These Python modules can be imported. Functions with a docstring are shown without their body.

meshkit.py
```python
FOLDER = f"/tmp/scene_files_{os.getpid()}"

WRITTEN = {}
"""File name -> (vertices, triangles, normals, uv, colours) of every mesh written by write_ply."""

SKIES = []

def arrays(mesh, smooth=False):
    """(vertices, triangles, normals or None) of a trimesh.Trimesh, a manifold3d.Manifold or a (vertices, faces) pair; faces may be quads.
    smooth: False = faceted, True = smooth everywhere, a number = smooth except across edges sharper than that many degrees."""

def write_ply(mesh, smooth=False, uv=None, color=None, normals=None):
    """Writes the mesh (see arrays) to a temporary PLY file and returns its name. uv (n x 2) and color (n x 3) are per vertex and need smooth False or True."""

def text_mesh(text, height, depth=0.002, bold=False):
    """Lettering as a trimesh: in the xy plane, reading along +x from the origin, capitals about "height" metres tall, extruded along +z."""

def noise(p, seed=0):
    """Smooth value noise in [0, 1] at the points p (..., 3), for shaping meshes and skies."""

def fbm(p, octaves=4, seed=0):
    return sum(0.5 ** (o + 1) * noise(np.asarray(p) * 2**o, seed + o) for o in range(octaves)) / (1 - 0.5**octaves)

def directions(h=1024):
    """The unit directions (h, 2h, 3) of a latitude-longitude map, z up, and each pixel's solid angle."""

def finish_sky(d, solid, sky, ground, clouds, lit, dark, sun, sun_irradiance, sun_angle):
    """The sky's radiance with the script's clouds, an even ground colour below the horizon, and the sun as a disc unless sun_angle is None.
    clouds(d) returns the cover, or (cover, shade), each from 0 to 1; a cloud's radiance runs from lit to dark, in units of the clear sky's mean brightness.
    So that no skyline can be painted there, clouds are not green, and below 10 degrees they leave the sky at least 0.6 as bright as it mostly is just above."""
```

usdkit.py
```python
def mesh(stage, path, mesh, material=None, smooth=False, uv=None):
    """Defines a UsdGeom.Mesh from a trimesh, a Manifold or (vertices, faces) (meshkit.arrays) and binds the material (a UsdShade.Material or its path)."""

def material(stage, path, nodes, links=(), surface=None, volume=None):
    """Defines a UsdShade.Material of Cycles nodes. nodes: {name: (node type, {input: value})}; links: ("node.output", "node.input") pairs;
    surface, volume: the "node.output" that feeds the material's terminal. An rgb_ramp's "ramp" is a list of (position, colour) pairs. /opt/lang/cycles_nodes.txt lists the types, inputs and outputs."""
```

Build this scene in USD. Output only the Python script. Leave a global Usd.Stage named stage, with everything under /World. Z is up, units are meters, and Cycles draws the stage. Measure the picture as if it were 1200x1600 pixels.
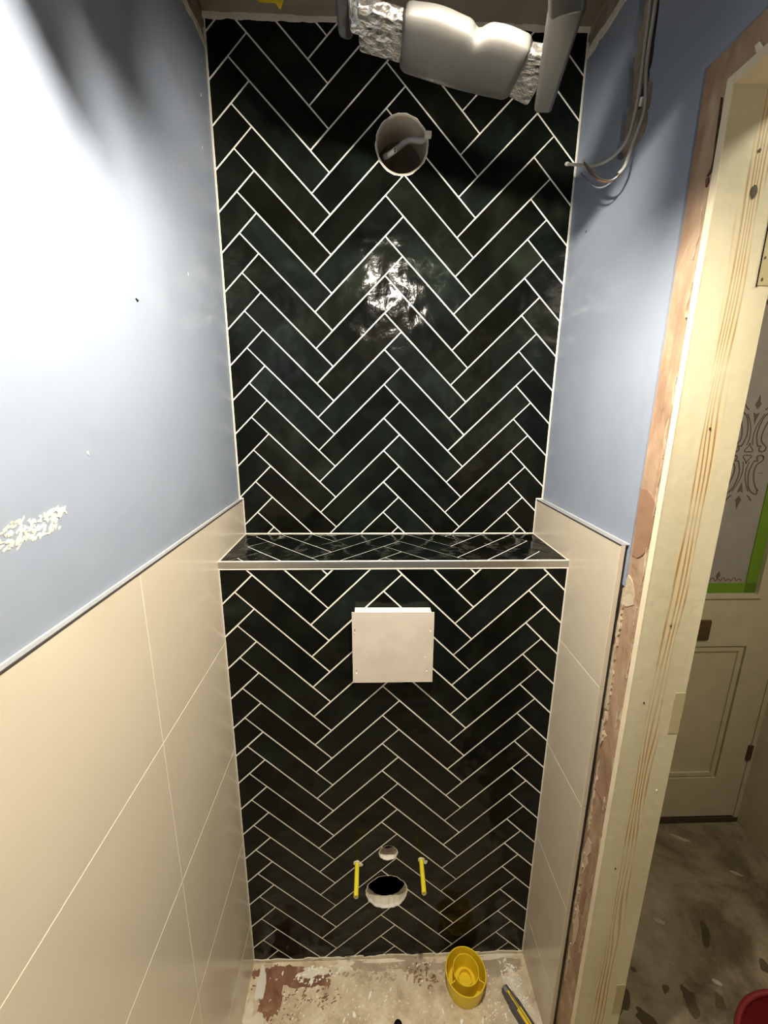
import math, random
import numpy as np, trimesh, manifold3d as m3
import shapely
from shapely.geometry import Polygon, Point, box as sbox
from shapely import affinity
import usdkit, meshkit
from pxr import Usd, UsdGeom, UsdLux, Gf, UsdShade

rng = random.Random(7)
stage = Usd.Stage.CreateInMemory()
UsdGeom.SetStageUpAxis(stage, UsdGeom.Tokens.z)
UsdGeom.SetStageMetersPerUnit(stage, 1.0)
UsdGeom.Xform.Define(stage, '/World')

# ------------------------------------------------------------------ camera
CP = np.array([-0.0616, -1.1337, 1.6078])
CR = np.array([0.99938, -0.03419, 0.00813])
CU = np.array([0.00025, 0.23808, 0.97124])
CF = np.array([0.03514, 0.97064, -0.23795])
FPX = 657.5
cam = UsdGeom.Camera.Define(stage, '/World/camera')
cam.CreateHorizontalApertureAttr(36.0)
cam.CreateVerticalApertureAttr(48.0)
cam.CreateFocalLengthAttr(36.0 * FPX / 1200)
cam.CreateClippingRangeAttr(Gf.Vec2f(0.02, 50))
cam.CreateExposureAttr(0.0)
cam.AddTransformOp().Set(Gf.Matrix4d(*CR, 0, *CU, 0, *(-CF), 0, *CP, 1))

# ------------------------------------------------------------------ lights
# the work light's own lamp is in its builder (LAMP_POWER); here the weak ceiling lamp of the hall
LAMP_POWER = 4300.0
LAMP_COLOR = (1.0, 0.90, 0.745)
hl = UsdLux.DiskLight.Define(stage, '/World/hall_lamp_light')
hl.CreateRadiusAttr(0.12)
hl.CreateIntensityAttr(80.0)
hl.CreateColorAttr(Gf.Vec3f(1.0, 0.95, 0.74))
hl.AddTranslateOp().Set(Gf.Vec3d(1.0, -0.75, 2.40))


def at(px, py, axis, v):
    """The point of the plane axis = v that was measured at this pixel of the photograph."""
    d = CF + (px - 600) / FPX * CR - (py - 800) / FPX * CU
    i = 'xyz'.index(axis)
    return CP + (v - CP[i]) / d[i] * d


# ------------------------------------------------------------------ helpers
def material(name, nodes, links, surface='p.BSDF'):
    usdkit.material(stage, '/World/Looks/' + name, nodes, links, surface=surface)
    return '/World/Looks/' + name


names = {}


def numbered(parent, name):
    k = names.get((parent, name), -1) + 1
    names[(parent, name)] = k
    return name if k == 0 else f'{name}_{k:03d}'


def put(name, mesh, m, parent='/World', smooth=False):
    path = parent + '/' + numbered(parent, name)
    usdkit.mesh(stage, path, mesh, m, smooth=smooth)
    return path


def tag(path, label=None, cat=None, group=None, kind=None):
    p = stage.GetPrimAtPath(path)
    for k, v in (('label', label), ('category', cat), ('group', group), ('kind', kind)):
        if v:
            p.SetCustomDataByKey(k, v)
    return path


def holder(name, loc=(0, 0, 0)):
    path = '/World/' + numbered('/World', name)
    x = UsdGeom.Xform.Define(stage, path)
    if any(loc):
        x.AddTranslateOp().Set(Gf.Vec3d(*map(float, loc)))
    return path


def bx(x0, x1, y0, y1, z0, z1):
    b = trimesh.creation.box((x1 - x0, y1 - y0, z1 - z0))
    b.apply_translation(((x0 + x1) / 2, (y0 + y1) / 2, (z0 + z1) / 2))
    return b


def cat_(*ms):
    return trimesh.util.concatenate(list(ms))


def tri(m):
    g = m.to_mesh()
    return trimesh.Trimesh(g.vert_properties[:, :3], g.tri_verts, process=False)


def hull_pts(pts, r, n=10):
    s = m3.Manifold.sphere(r, n)
    return tri(m3.Manifold.batch_hull([s.translate(tuple(map(float, p))) for p in pts]))


def rbox(x0, x1, y0, y1, z0, z1, r, n=12):
    return hull_pts([(x, y, z) for x in (x0 + r, x1 - r) for y in (y0 + r, y1 - r) for z in (z0 + r, z1 - r)], r, n)


def tube(pts, r, n=10, caps=True):
    """A round tube along pts; r a number or one radius for each point."""
    p = np.asarray(pts, float)
    r = np.broadcast_to(np.asarray(r, float), len(p))
    t = np.gradient(p, axis=0)
    t /= np.linalg.norm(t, axis=1, keepdims=True)
    a = np.cross(t[0], (0.3, 0.2, 0.9))
    a /= np.linalg.norm(a)
    v, th = [], np.arange(n) / n * 2 * np.pi
    for i in range(len(p)):
        a = a - t[i] * (a @ t[i])
        a /= np.linalg.norm(a)
        b = np.cross(t[i], a)
        v.append(p[i] + r[i] * (np.cos(th)[:, None] * a + np.sin(th)[:, None] * b))
    f = []
    for i in range(len(p) - 1):
        for k in range(n):
            k2 = (k + 1) % n
            f += [(i * n + k, i * n + k2, (i + 1) * n + k2), (i * n + k, (i + 1) * n + k2, (i + 1) * n + k)]
    v = np.vstack(v + [p[:1], p[-1:]])
    if caps:
        e = (len(p) - 1) * n
        for k in range(n):
            k2 = (k + 1) % n
            f += [(len(v) - 2, k2, k), (len(v) - 1, e + k, e + k2)]
    return trimesh.Trimesh(v, f, process=False)


def spline(pts, n=40):
    from scipy.interpolate import CubicSpline
    p = np.asarray(pts, float)
    s = np.concatenate([[0], np.cumsum(np.linalg.norm(np.diff(p, axis=0), axis=1))])
    return CubicSpline(s, p)(np.linspace(0, s[-1], n))


def lathe(profile, n=48, axis='z', at_=(0, 0, 0)):
    m = trimesh.creation.revolve(np.asarray(profile, float), sections=n)
    if axis == 'y':                                            # profile height runs towards -y
        m.apply_transform(trimesh.transformations.rotation_matrix(math.pi / 2, (1, 0, 0)))
    m.apply_translation(at_)
    return m


def frame(fr, v):
    """(u, v, w) of a surface, w towards the viewer, to the room."""
    v = np.asarray(v, float)
    u_, v_, w_ = v[:, 0], v[:, 1], v[:, 2]
    kind, off = fr
    if kind == 'back':
        return np.stack([u_, off - w_, v_], 1)
    if kind == 'up':
        return np.stack([u_, v_, off + w_], 1)
    if kind == 'left':
        return np.stack([off + w_, u_, v_], 1)
    if kind == 'right':
        return np.stack([off - w_, -u_, v_], 1)


def extr(poly, fr, w0, w1):
    """A polygon of a surface as a slab from w0 to w1."""
    out = []
    for g in getattr(poly, 'geoms', [poly]):
        if g.is_empty or g.area < 1e-7:
            continue
        m = trimesh.creation.extrude_polygon(g, w1 - w0, engine='earcut')
        v = m.vertices.copy()
        v[:, 2] += w0
        m.vertices = frame(fr, v)
        out.append(m)
    return cat_(*out)


def plate(poly, fr, T, c, tilt=(0, 0)):
    """A tile: chamfered slab, face at w = 0, back at -T."""
    poly = shapely.geometry.polygon.orient(poly)
    inner = poly.buffer(-c, join_style=2)
    P = np.array(poly.exterior.coords)[:-1]
    cx, cy = P.mean(0)
    if inner.is_empty or inner.geom_type != 'Polygon' or poly.interiors or len(inner.exterior.coords) - 1 != len(P):
        m = trimesh.creation.extrude_polygon(poly, T, engine='earcut')
        v = m.vertices.copy()
        v[:, 2] -= T
        f = m.faces
    else:
        Q = np.array(shapely.geometry.polygon.orient(inner).exterior.coords)[:-1]
        k = np.argmin(((Q - P[0]) ** 2).sum(1))
        Q = np.roll(Q, -k, axis=0)
        n = len(P)
        v = np.vstack([np.c_[P, np.full(n, -T)], np.c_[P, np.full(n, -c)], np.c_[Q, np.zeros(n)]])
        f = []
        for a in (0, 1):
            for i in range(n):
                j = (i + 1) % n
                f += [(a * n + i, a * n + j, a * n + n + j), (a * n + i, a * n + n + j, a * n + n + i)]
        tv, tf = trimesh.creation.triangulate_polygon(Polygon(Q), engine='earcut')
        idx = [int(np.argmin(((Q - x) ** 2).sum(1))) for x in tv]
        f += [(2 * n + idx[a], 2 * n + idx[b], 2 * n + idx[d]) for a, b, d in tf]
    v = np.array(v, float)
    v[:, 2] += tilt[0] * (v[:, 0] - cx) + tilt[1] * (v[:, 1] - cy)
    return trimesh.Trimesh(frame(fr, v), f, process=False)


def jag(cx, cy, r, n=40, amp=0.05, seed=0, ry=None):
    """A roughly round hole or blob."""
    g = random.Random(seed)
    a = [1 + amp * (g.random() - 0.5) for _ in range(n)]
    return Polygon([(cx + r * a[i] * math.cos(2 * math.pi * i / n), cy + (ry or r) * a[i] * math.sin(2 * math.pi * i / n)) for i in range(n)])


def blob(cx, cy, rx, ry, seed, n=26, amp=0.5, rot=0):
    g = np.random.default_rng(seed)
    ph = g.random(5) * 6.28
    am = g.random(5) * amp / np.arange(1, 6) ** 0.6
    th = np.arange(n) / n * 2 * np.pi
    k = 1 + sum(am[i] * np.sin((i + 2) * th + ph[i]) for i in range(5)) * 0.5 + (g.random(n) - 0.5) * amp * 0.3
    k = np.clip(k, 0.25, 2)
    p = affinity.rotate(Polygon(np.c_[rx * k * np.cos(th), ry * k * np.sin(th)]), rot, origin=(0, 0))
    return affinity.translate(p.buffer(0), cx, cy)


lifted = [0]


def lift():
    """A hair more each time, so that overlapping patches never share a plane."""
    lifted[0] += 1
    return 0.00002 * (lifted[0] % 40)


def biggest(g):
    return max(getattr(g, 'geoms', [g]), key=lambda x: x.area)


# ------------------------------------------------------------------ materials
G = ('geometry', {})
OI = ('object_info', {})


def tile_mat(name, dark, mid, light):
    # zellige-like glaze: mottled dark green, wavy and glossy; the tone shifts from tile to tile
    return material(name, {
        'g': G, 'o': OI,
        'n': ('noise_texture', {'scale': 14.0, 'detail': 4.0, 'roughness': 0.6}),
        'n4': ('noise_texture', {'dimensions': '4D', 'scale': 9.0, 'detail': 3.0, 'distortion': 0.6}),
        'w': ('math', {'math_type': 'multiply', 'value2': 37.0}),
        'r': ('rgb_ramp', {'ramp': [(0.3, dark), (0.52, mid), (0.78, light)]}),
        'h': ('hsv', {'saturation': 0.78}),
        'mr': ('map_range', {'value': 0.5, 'to_min': 0.6, 'to_max': 1.35}),
        'mh': ('map_range', {'value': 0.5, 'to_min': 0.485, 'to_max': 0.515}),
        'b1': ('noise_texture', {'scale': 17.0, 'detail': 1.0}),
        'b2': ('noise_texture', {'scale': 70.0, 'detail': 2.0}),
        'bm': ('bump', {'distance': 0.0060, 'strength': 1.0}),
        'bn': ('bump', {'distance': 0.0006, 'strength': 1.0}),
        'p': ('principled_bsdf', {'roughness': 0.12, 'ior': 1.5, 'specular_ior_level': 0.15}),
    }, [('g.position', 'n.vector'), ('g.position', 'n4.vector'), ('o.random', 'w.value1'), ('w.value', 'n4.w'), ('n4.fac', 'r.fac'),
        ('r.color', 'h.color'), ('o.random', 'mr.value'), ('mr.result', 'h.value'), ('o.random', 'mh.value'), ('mh.result', 'h.hue'), ('h.color', 'p.base_color'),
        ('g.position', 'b1.vector'), ('g.position', 'b2.vector'), ('b1.fac', 'bm.height'), ('b2.fac', 'bn.height'), ('bm.normal', 'bn.normal'), ('bn.normal', 'p.normal')])


def rough_mat(name, stops, scale=8.0, bump=0.002, bscale=60.0, rough=0.85, detail=6.0, distortion=0.5, spec=0.3, roughness=0.62):
    return material(name, {
        'g': G, 'n': ('noise_texture', {'scale': scale, 'detail': detail, 'distortion': distortion, 'roughness': roughness}),
        'r': ('rgb_ramp', {'ramp': stops}),
        'b': ('noise_texture', {'scale': bscale, 'detail': 5.0}),
        'bm': ('bump', {'distance': bump, 'strength': 1.0}),
        'p': ('principled_bsdf', {'roughness': rough, 'specular_ior_level': spec}),
    }, [('g.position', 'n.vector'), ('n.fac', 'r.fac'), ('r.color', 'p.base_color'), ('g.position', 'b.vector'), ('b.fac', 'bm.height'), ('bm.normal', 'p.normal')])


def plain(name, color, rough=0.5, metallic=0.0, spec=0.5, bump=0.0, bscale=80.0):
    n = {'g': G, 'b': ('noise_texture', {'scale': bscale, 'detail': 3.0}), 'bm': ('bump', {'distance': bump, 'strength': 1.0 if bump else 0.0}),
         'v': ('noise_texture', {'scale': 20.0, 'detail': 3.0}),
         'c': ('rgb_ramp', {'ramp': [(0.3, [x * 0.93 for x in color]), (0.7, [min(1, x * 1.05) for x in color])]}),
         'p': ('principled_bsdf', {'roughness': rough, 'metallic': metallic, 'specular_ior_level': spec})}
    l = [('g.position', 'v.vector'), ('v.fac', 'c.fac'), ('c.color', 'p.base_color')]
    if bump:
        l += [('g.position', 'b.vector'), ('b.fac', 'bm.height'), ('bm.normal', 'p.normal')]
    return material(name, n, l)


TILES = [tile_mat('green_glaze_a', (0.0026, 0.0032, 0.0022), (0.0052, 0.0068, 0.0042), (0.012, 0.017, 0.0095)),
         tile_mat('green_glaze_b', (0.0026, 0.0034, 0.0028), (0.0050, 0.0076, 0.0058), (0.010, 0.018, 0.0135)),
         tile_mat('green_glaze_c', (0.0030, 0.0032, 0.0020), (0.0064, 0.0072, 0.0040), (0.015, 0.0175, 0.0085))]
GROUT = rough_mat('white_grout', [(0.3, (0.80, 0.77, 0.69)), (0.7, (0.88, 0.86, 0.79))], scale=40, bump=0.0004, bscale=300)
BEIGE = material('beige_porcelain', {
    'g': G, 'n': ('noise_texture', {'scale': 3.0, 'detail': 4.0}), 'r': ('rgb_ramp', {'ramp': [(0.3, (0.560, 0.500, 0.395)), (0.7, (0.610, 0.545, 0.435))]}),
    'b': ('noise_texture', {'scale': 9.0, 'detail': 2.0}), 'bm': ('bump', {'distance': 0.0006}),
    'p': ('principled_bsdf', {'roughness': 0.2, 'specular_ior_level': 0.5})},
    [('g.position', 'n.vector'), ('n.fac', 'r.fac'), ('r.color', 'p.base_color'), ('g.position', 'b.vector'), ('b.fac', 'bm.height'), ('bm.normal', 'p.normal')])
PALE_GROUT = plain('pale_grout', (0.74, 0.70, 0.60), 0.7)
BLUE = material('blue_paint', {
    'g': G, 'n': ('noise_texture', {'scale': 5.0, 'detail': 6.0, 'roughness': 0.6}),
    'r': ('rgb_ramp', {'ramp': [(0.3, (0.254, 0.298, 0.376)), (0.7, (0.280, 0.322, 0.402))]}),
    'b': ('noise_texture', {'scale': 26.0, 'detail': 4.0}), 'b2': ('noise_texture', {'scale': 5.0, 'detail': 2.0}),
    'bm': ('bump', {'distance': 0.0007}), 'bn': ('bump', {'distance': 0.004}),
    'p': ('principled_bsdf', {'roughness': 0.34, 'specular_ior_level': 0.4})},
    [('g.position', 'n.vector'), ('n.fac', 'r.fac'), ('r.color', 'p.base_color'), ('g.position', 'b.vector'), ('g.position', 'b2.vector'),
     ('b.fac', 'bm.height'), ('b2.fac', 'bn.height'), ('bn.normal', 'bm.normal'), ('bm.normal', 'p.normal')])
PLASTER = material('bare_pink_plaster', {
    'g': G, 'mp': ('mapping', {'scale': (1.0, 1.0, 0.32)}),
    'n': ('noise_texture', {'scale': 22.0, 'detail': 5.0, 'distortion': 1.2}),
    'r': ('rgb_ramp', {'ramp': [(0.25, (0.25, 0.150, 0.095)), (0.45, (0.34, 0.225, 0.145)), (0.6, (0.39, 0.275, 0.185)), (0.76, (0.50, 0.40, 0.285))]}),
    'b': ('noise_texture', {'scale': 50.0, 'detail': 6.0}), 'bm': ('bump', {'distance': 0.0025}),
    'p': ('principled_bsdf', {'roughness': 0.6, 'specular_ior_level': 0.4})},
    [('g.position', 'mp.vector'), ('mp.vector', 'n.vector'), ('n.fac', 'r.fac'), ('r.color', 'p.base_color'), ('g.position', 'b.vector'), ('b.fac', 'bm.height'), ('bm.normal', 'p.normal')])
CRACK = plain('crack_shadow_brown', (0.10, 0.065, 0.04), 0.9)
PALEPL = rough_mat('pale_skim', [(0.3, (0.42, 0.33, 0.23)), (0.7, (0.56, 0.47, 0.35))], scale=30, bump=0.003, bscale=60)
DAMP = rough_mat('damp_pink_plaster', [(0.3, (0.24, 0.135, 0.082)), (0.7, (0.31, 0.185, 0.118))], scale=14, bump=0.001)
RAW = rough_mat('raw_brown_plaster', [(0.28, (0.17, 0.12, 0.08)), (0.5, (0.28, 0.22, 0.155)), (0.72, (0.40, 0.34, 0.26))], scale=18, bump=0.006, bscale=45)
CEIL = rough_mat('bare_ceiling_board', [(0.3, (0.22, 0.165, 0.115)), (0.5, (0.285, 0.225, 0.165)), (0.7, (0.34, 0.285, 0.215))], scale=5, bump=0.002, bscale=30)
CREAM = rough_mat('cream_filler', [(0.3, (0.66, 0.59, 0.45)), (0.7, (0.80, 0.75, 0.62))], scale=25, bump=0.004, bscale=60)
WHITE_SEAL = plain('white_sealant', (0.70, 0.67, 0.60), 0.4)
FLOOR = rough_mat('dusty_floor_board', [(0.26, (0.30, 0.22, 0.135)), (0.42, (0.55, 0.45, 0.31)), (0.56, (0.69, 0.59, 0.43)), (0.72, (0.84, 0.77, 0.62))], scale=16, bump=0.005, bscale=55, detail=9, roughness=0.72, distortion=0.2)
REDPAINT = rough_mat('old_red_brown_paint', [(0.3, (0.16, 0.075, 0.042)), (0.55, (0.26, 0.135, 0.08)), (0.72, (0.52, 0.40, 0.28))], scale=20, bump=0.002)
GREYDIRT = rough_mat('grey_dust', [(0.3, (0.34, 0.28, 0.19)), (0.7, (0.50, 0.42, 0.31))], scale=25, bump=0.002)
SPATTER = plain('white_spatter', (0.92, 0.90, 0.82), 0.6, bump=0.002, bscale=50)
HALLFLOOR = rough_mat('stained_screed', [(0.30, (0.05, 0.038, 0.022)), (0.44, (0.13, 0.10, 0.062)), (0.54, (0.22, 0.18, 0.12)), (0.68, (0.33, 0.28, 0.205))], scale=3.6, bump=0.004, bscale=25, detail=9, distortion=0.35, roughness=0.7)
STAIN = rough_mat('dark_floor_stain', [(0.3, (0.045, 0.033, 0.015)), (0.7, (0.085, 0.06, 0.03))], scale=12, bump=0.001, rough=0.6)
PALESTAIN = rough_mat('pale_floor_smear', [(0.3, (0.30, 0.25, 0.18)), (0.7, (0.44, 0.38, 0.29))], scale=14, bump=0.002)
CREAMPAINT = plain('cream_gloss_paint', (0.50, 0.445, 0.315), 0.45, bump=0.0006, bscale=14)
DARK = plain('dark_void', (0.012, 0.010, 0.008), 0.9, spec=0.1)
BROWNTHRESH = plain('dark_brown_sill', (0.06, 0.035, 0.018), 0.7)
ALU = plain('brushed_aluminium', (0.62, 0.60, 0.57), 0.3, 1.0)
DARKLIP = plain('dark_trim_lip', (0.05, 0.045, 0.04), 0.5)
WHITETRIM = plain('grey_trim', (0.30, 0.31, 0.32), 0.35)
COVER = plain('white_pvc', (0.66, 0.60, 0.52), 0.5)
FOAM = plain('white_foam', (0.80, 0.76, 0.68), 0.7, bump=0.001)
YELLOW = plain('yellow_plastic', (0.86, 0.64, 0.022), 0.42)
YELLOWROD = plain('yellow_sleeve', (0.80, 0.68, 0.03), 0.4)
STEEL = plain('zinc_steel', (0.55, 0.54, 0.50), 0.35, 1.0)
GREYCABLE = plain('grey_cable', (0.42, 0.42, 0.39), 0.5)
BROWNWIRE = plain('brown_wire', (0.16, 0.09, 0.055), 0.5)
BLUEWIRE = plain('bluish_wire', (0.17, 0.19, 0.22), 0.5)
GREYPLASTIC = plain('grey_plastic', (0.020, 0.0195, 0.018), 0.34, bump=0.0005, bscale=30)
GRIP = plain('grip_plastic', (0.085, 0.083, 0.077), 0.38, bump=0.0002, bscale=20)
GREYSHELL = plain('dark_grey_rubber', (0.07, 0.07, 0.075), 0.5)
RED = plain('red_plastic', (0.15, 0.010, 0.014), 0.3)
GREENTAPE = plain('green_masking_tape', (0.13, 0.25, 0.012), 0.6)
GREENTAPE2 = plain('green_masking_tape_double', (0.08, 0.15, 0.010), 0.6)
FROST = plain('frosted_glass', (0.30, 0.275, 0.265), 0.4)
ETCH = plain('brown_scroll_print', (0.115, 0.085, 0.068), 0.5)
BRASS = plain('aged_brass', (0.075, 0.042, 0.015), 0.45)
PIPEIN = rough_mat('dusty_pipe', [(0.3, (0.42, 0.37, 0.29)), (0.7, (0.58, 0.52, 0.42))], scale=20, bump=0.001)
BROWNCAP = rough_mat('brown_duct_end', [(0.3, (0.10, 0.08, 0.055)), (0.7, (0.16, 0.13, 0.095))], scale=30, bump=0.001)
COPPER = plain('cut_cable_end', (0.85, 0.80, 0.74), 0.3)

FOIL = material('crumpled_foil', {
    'g': G, 'v': ('voronoi_texture', {'scale': 70.0}), 'n': ('noise_texture', {'scale': 45.0, 'detail': 5.0, 'distortion': 2.0}),
    'mx': ('math', {'math_type': 'add'}), 'bm': ('bump', {'distance': 0.008, 'strength': 1.0}),
    'p': ('principled_bsdf', {'base_color': (0.58, 0.56, 0.52), 'metallic': 0.92, 'roughness': 0.16})},
    [('g.position', 'v.vector'), ('g.position', 'n.vector'), ('v.distance', 'mx.value1'), ('n.fac', 'mx.value2'), ('mx.value', 'bm.height'), ('bm.normal', 'p.normal')])

# pine under primer: cream primer all over, bare wood with brown grain in a strip that wanders along the board (x = middle of the strip at height z)
PINE = material('primed_pine', {
    'g': G, 's': ('separate_xyz', {}),
    'nw': ('noise_texture', {'dimensions': '1D', 'scale': 3.0, 'detail': 2.0}),
    'zw': ('map_range', {'from_min': 0.0, 'from_max': 1.0, 'to_min': -0.018, 'to_max': 0.018}),
    'cx': ('map_range', {'from_min': 0.0, 'from_max': 2.0, 'to_min': 0.472, 'to_max': 0.479}),
    'c2': ('math', {'math_type': 'add'}), 'dx': ('math', {'math_type': 'subtract'}), 'ab': ('math', {'math_type': 'absolute'}),
    'mask': ('map_range', {'range_type': 'smoothstep', 'from_min': 0.011, 'from_max': 0.017, 'to_min': 1.0, 'to_max': 0.0, 'clamp': True}),
    'mp': ('mapping', {'scale': (1.0, 0.2, 0.11)}),
    'wv': ('wave_texture', {'bands_direction': 'x', 'scale': 45.0, 'distortion': 16.0, 'detail': 1.0, 'detail_scale': 0.55}),
    'gr': ('rgb_ramp', {'ramp': [(0.0, (0.30, 0.17, 0.07)), (0.2, (0.44, 0.29, 0.14)), (0.42, (0.60, 0.48, 0.28)), (1.0, (0.65, 0.54, 0.33))]}),
    'n2': ('noise_texture', {'scale': 6.0, 'detail': 3.0}), 'mp2': ('mapping', {'scale': (3.0, 1.0, 0.4)}),
    'pc': ('rgb_ramp', {'ramp': [(0.3, (0.55, 0.49, 0.335)), (0.7, (0.63, 0.57, 0.41))]}),
    'nf': ('noise_texture', {'dimensions': '1D', 'scale': 5.0, 'detail': 2.0}), 'nm': ('map_range', {'from_min': 0.35, 'from_max': 0.6, 'to_min': 0.25, 'to_max': 0.95, 'clamp': True}),
    'mixm': ('math', {'math_type': 'multiply'}),
    'mx': ('mix', {}), 'b': ('noise_texture', {'scale': 40.0}), 'bm': ('bump', {'distance': 0.0008}),
    'p': ('principled_bsdf', {'roughness': 0.55})},
    [('g.position', 's.vector'), ('s.z', 'nw.w'), ('nw.fac', 'zw.value'), ('s.z', 'cx.value'), ('cx.result', 'c2.value1'), ('zw.result', 'c2.value2'),
     ('s.x', 'dx.value1'), ('c2.value', 'dx.value2'), ('dx.value', 'ab.value1'), ('ab.value', 'mask.value'),
     ('g.position', 'mp.vector'), ('mp.vector', 'wv.vector'), ('wv.fac', 'gr.fac'), ('g.position', 'mp2.vector'), ('mp2.vector', 'n2.vector'), ('n2.fac', 'pc.fac'),
     ('s.z', 'nf.w'), ('nf.fac', 'nm.value'), ('nm.result', 'mixm.value2'), ('mask.result', 'mixm.value1'), ('mixm.value', 'mx.fac'), ('pc.color', 'mx.color1'), ('gr.color', 'mx.color2'), ('mx.color', 'p.base_color'),
     ('g.position', 'b.vector'), ('b.fac', 'bm.height'), ('bm.normal', 'p.normal')])
PINE_EDGE = plain('pale_pine_edge', (0.74, 0.65, 0.47), 0.55, bump=0.0006)
PINE_WORN = plain('bare_pine_patch', (0.42, 0.36, 0.20), 0.6)

# ------------------------------------------------------------------ measures of the room
XB_L, XB_R = -0.4146, 0.4221          # blue walls
XT = 0.4053                           # faces of the beige tiles
ZC = 2.425                            # ceiling
ZT = 1.366                            # top of the beige tiles
ZL = 1.2667                           # ledge
YB = -0.2210                          # face of the boxing
YF = -1.75                            # wall behind the camera
P_, H_, W_ = 0.17253, 0.0425, 0.02125
GAP = 0.0030


def herringbone(x0, v0, clip, holes=()):
    out = []
    u0, v0_, u1, v1 = clip.bounds
    ks = [k for k in range(-31, 61) if k % 2]
    for j in (-1, 1, 3, 5):
        for k in ks:
            A = np.array((x0 + j * P_ - W_, v0 - k * H_))
            for E, D in (((x0 + j * P_ + W_, v0 - (k - 1) * H_), (-P_, 4 * H_)), ((x0 + j * P_ + W_, v0 - (k + 1) * H_), (P_, 4 * H_))):
                E, D = np.array(E), np.array(D)
                q = Polygon([A, E, E + D, A + D])
                if not q.intersects(clip):
                    continue
                q = q.buffer(-GAP / 2, join_style=2).intersection(clip)
                for h in holes:
                    q = q.difference(h)
                for g in getattr(q, 'geoms', [q]):
                    if g.geom_type == 'Polygon' and g.area > 2e-5 and g.buffer(-0.0012).area > 0:
                        out.append(g.simplify(0.0002))
    return out


def tile_it(parent, polys, fr, T=0.008, c=0.0008, tilt=0.0017):
    for q in polys:
        put('tile', plate(q, fr, T, c, (max(-1.8, min(1.8, rng.gauss(0, 1))) * tilt, max(-1.8, min(1.8, rng.gauss(0, 1))) * tilt)), TILES[rng.choice((0, 0, 1, 1, 2))], parent)


# ------------------------------------------------------------------ back wall
vent = (0.0135, 2.1955)
vent_hole = jag(*vent, 0.0615, 44, 0.035, 3)
wb = tag(holder('wall_back'), 'upper back wall of dark green glossy herringbone tiles with white grout', kind='structure')
clip = Polygon([(XB_L + 0.003, ZC - 0.010), (XB_L + 0.003, ZT + 0.004), (-XT + 0.002, ZT + 0.004), (-XT + 0.002, ZL + 0.003), (XT - 0.002, ZL + 0.003), (XT - 0.002, ZT + 0.004), (XB_R - 0.003, ZT + 0.004), (XB_R - 0.003, ZC - 0.010)])
tile_it(wb, herringbone(-0.3469, 2.3067, clip, [vent_hole]), ('back', 0.0))
wall_poly = sbox(XB_L - 0.02, 0.0, XB_R + 0.02, 2.6)
vh = Point(*vent).buffer(0.060, 24)
put('grout', extr(sbox(XB_L, ZL - 0.02, XB_R, ZC).difference(vh), ('back', 0.0), -0.009, -0.0008), GROUT, wb)
put('backing_board', extr(wall_poly.difference(vh), ('back', 0.009), -0.16, 0.0), RAW, wb)
# duct hole with its dusty liner
put('vent_liner', lathe([(0.0565, -0.002), (0.0600, -0.002), (0.0600, -0.150), (0.0565, -0.150), (0.0565, -0.002)], 48, 'y', (vent[0], 0.0, vent[1])), PIPEIN, wb, smooth=40)
put('duct_end', lathe([(0.0, -0.098), (0.0585, -0.098), (0.0585, -0.104), (0.0, -0.104)], 40, 'y', (vent[0], 0.0, vent[1])), BROWNCAP, wb)
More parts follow.
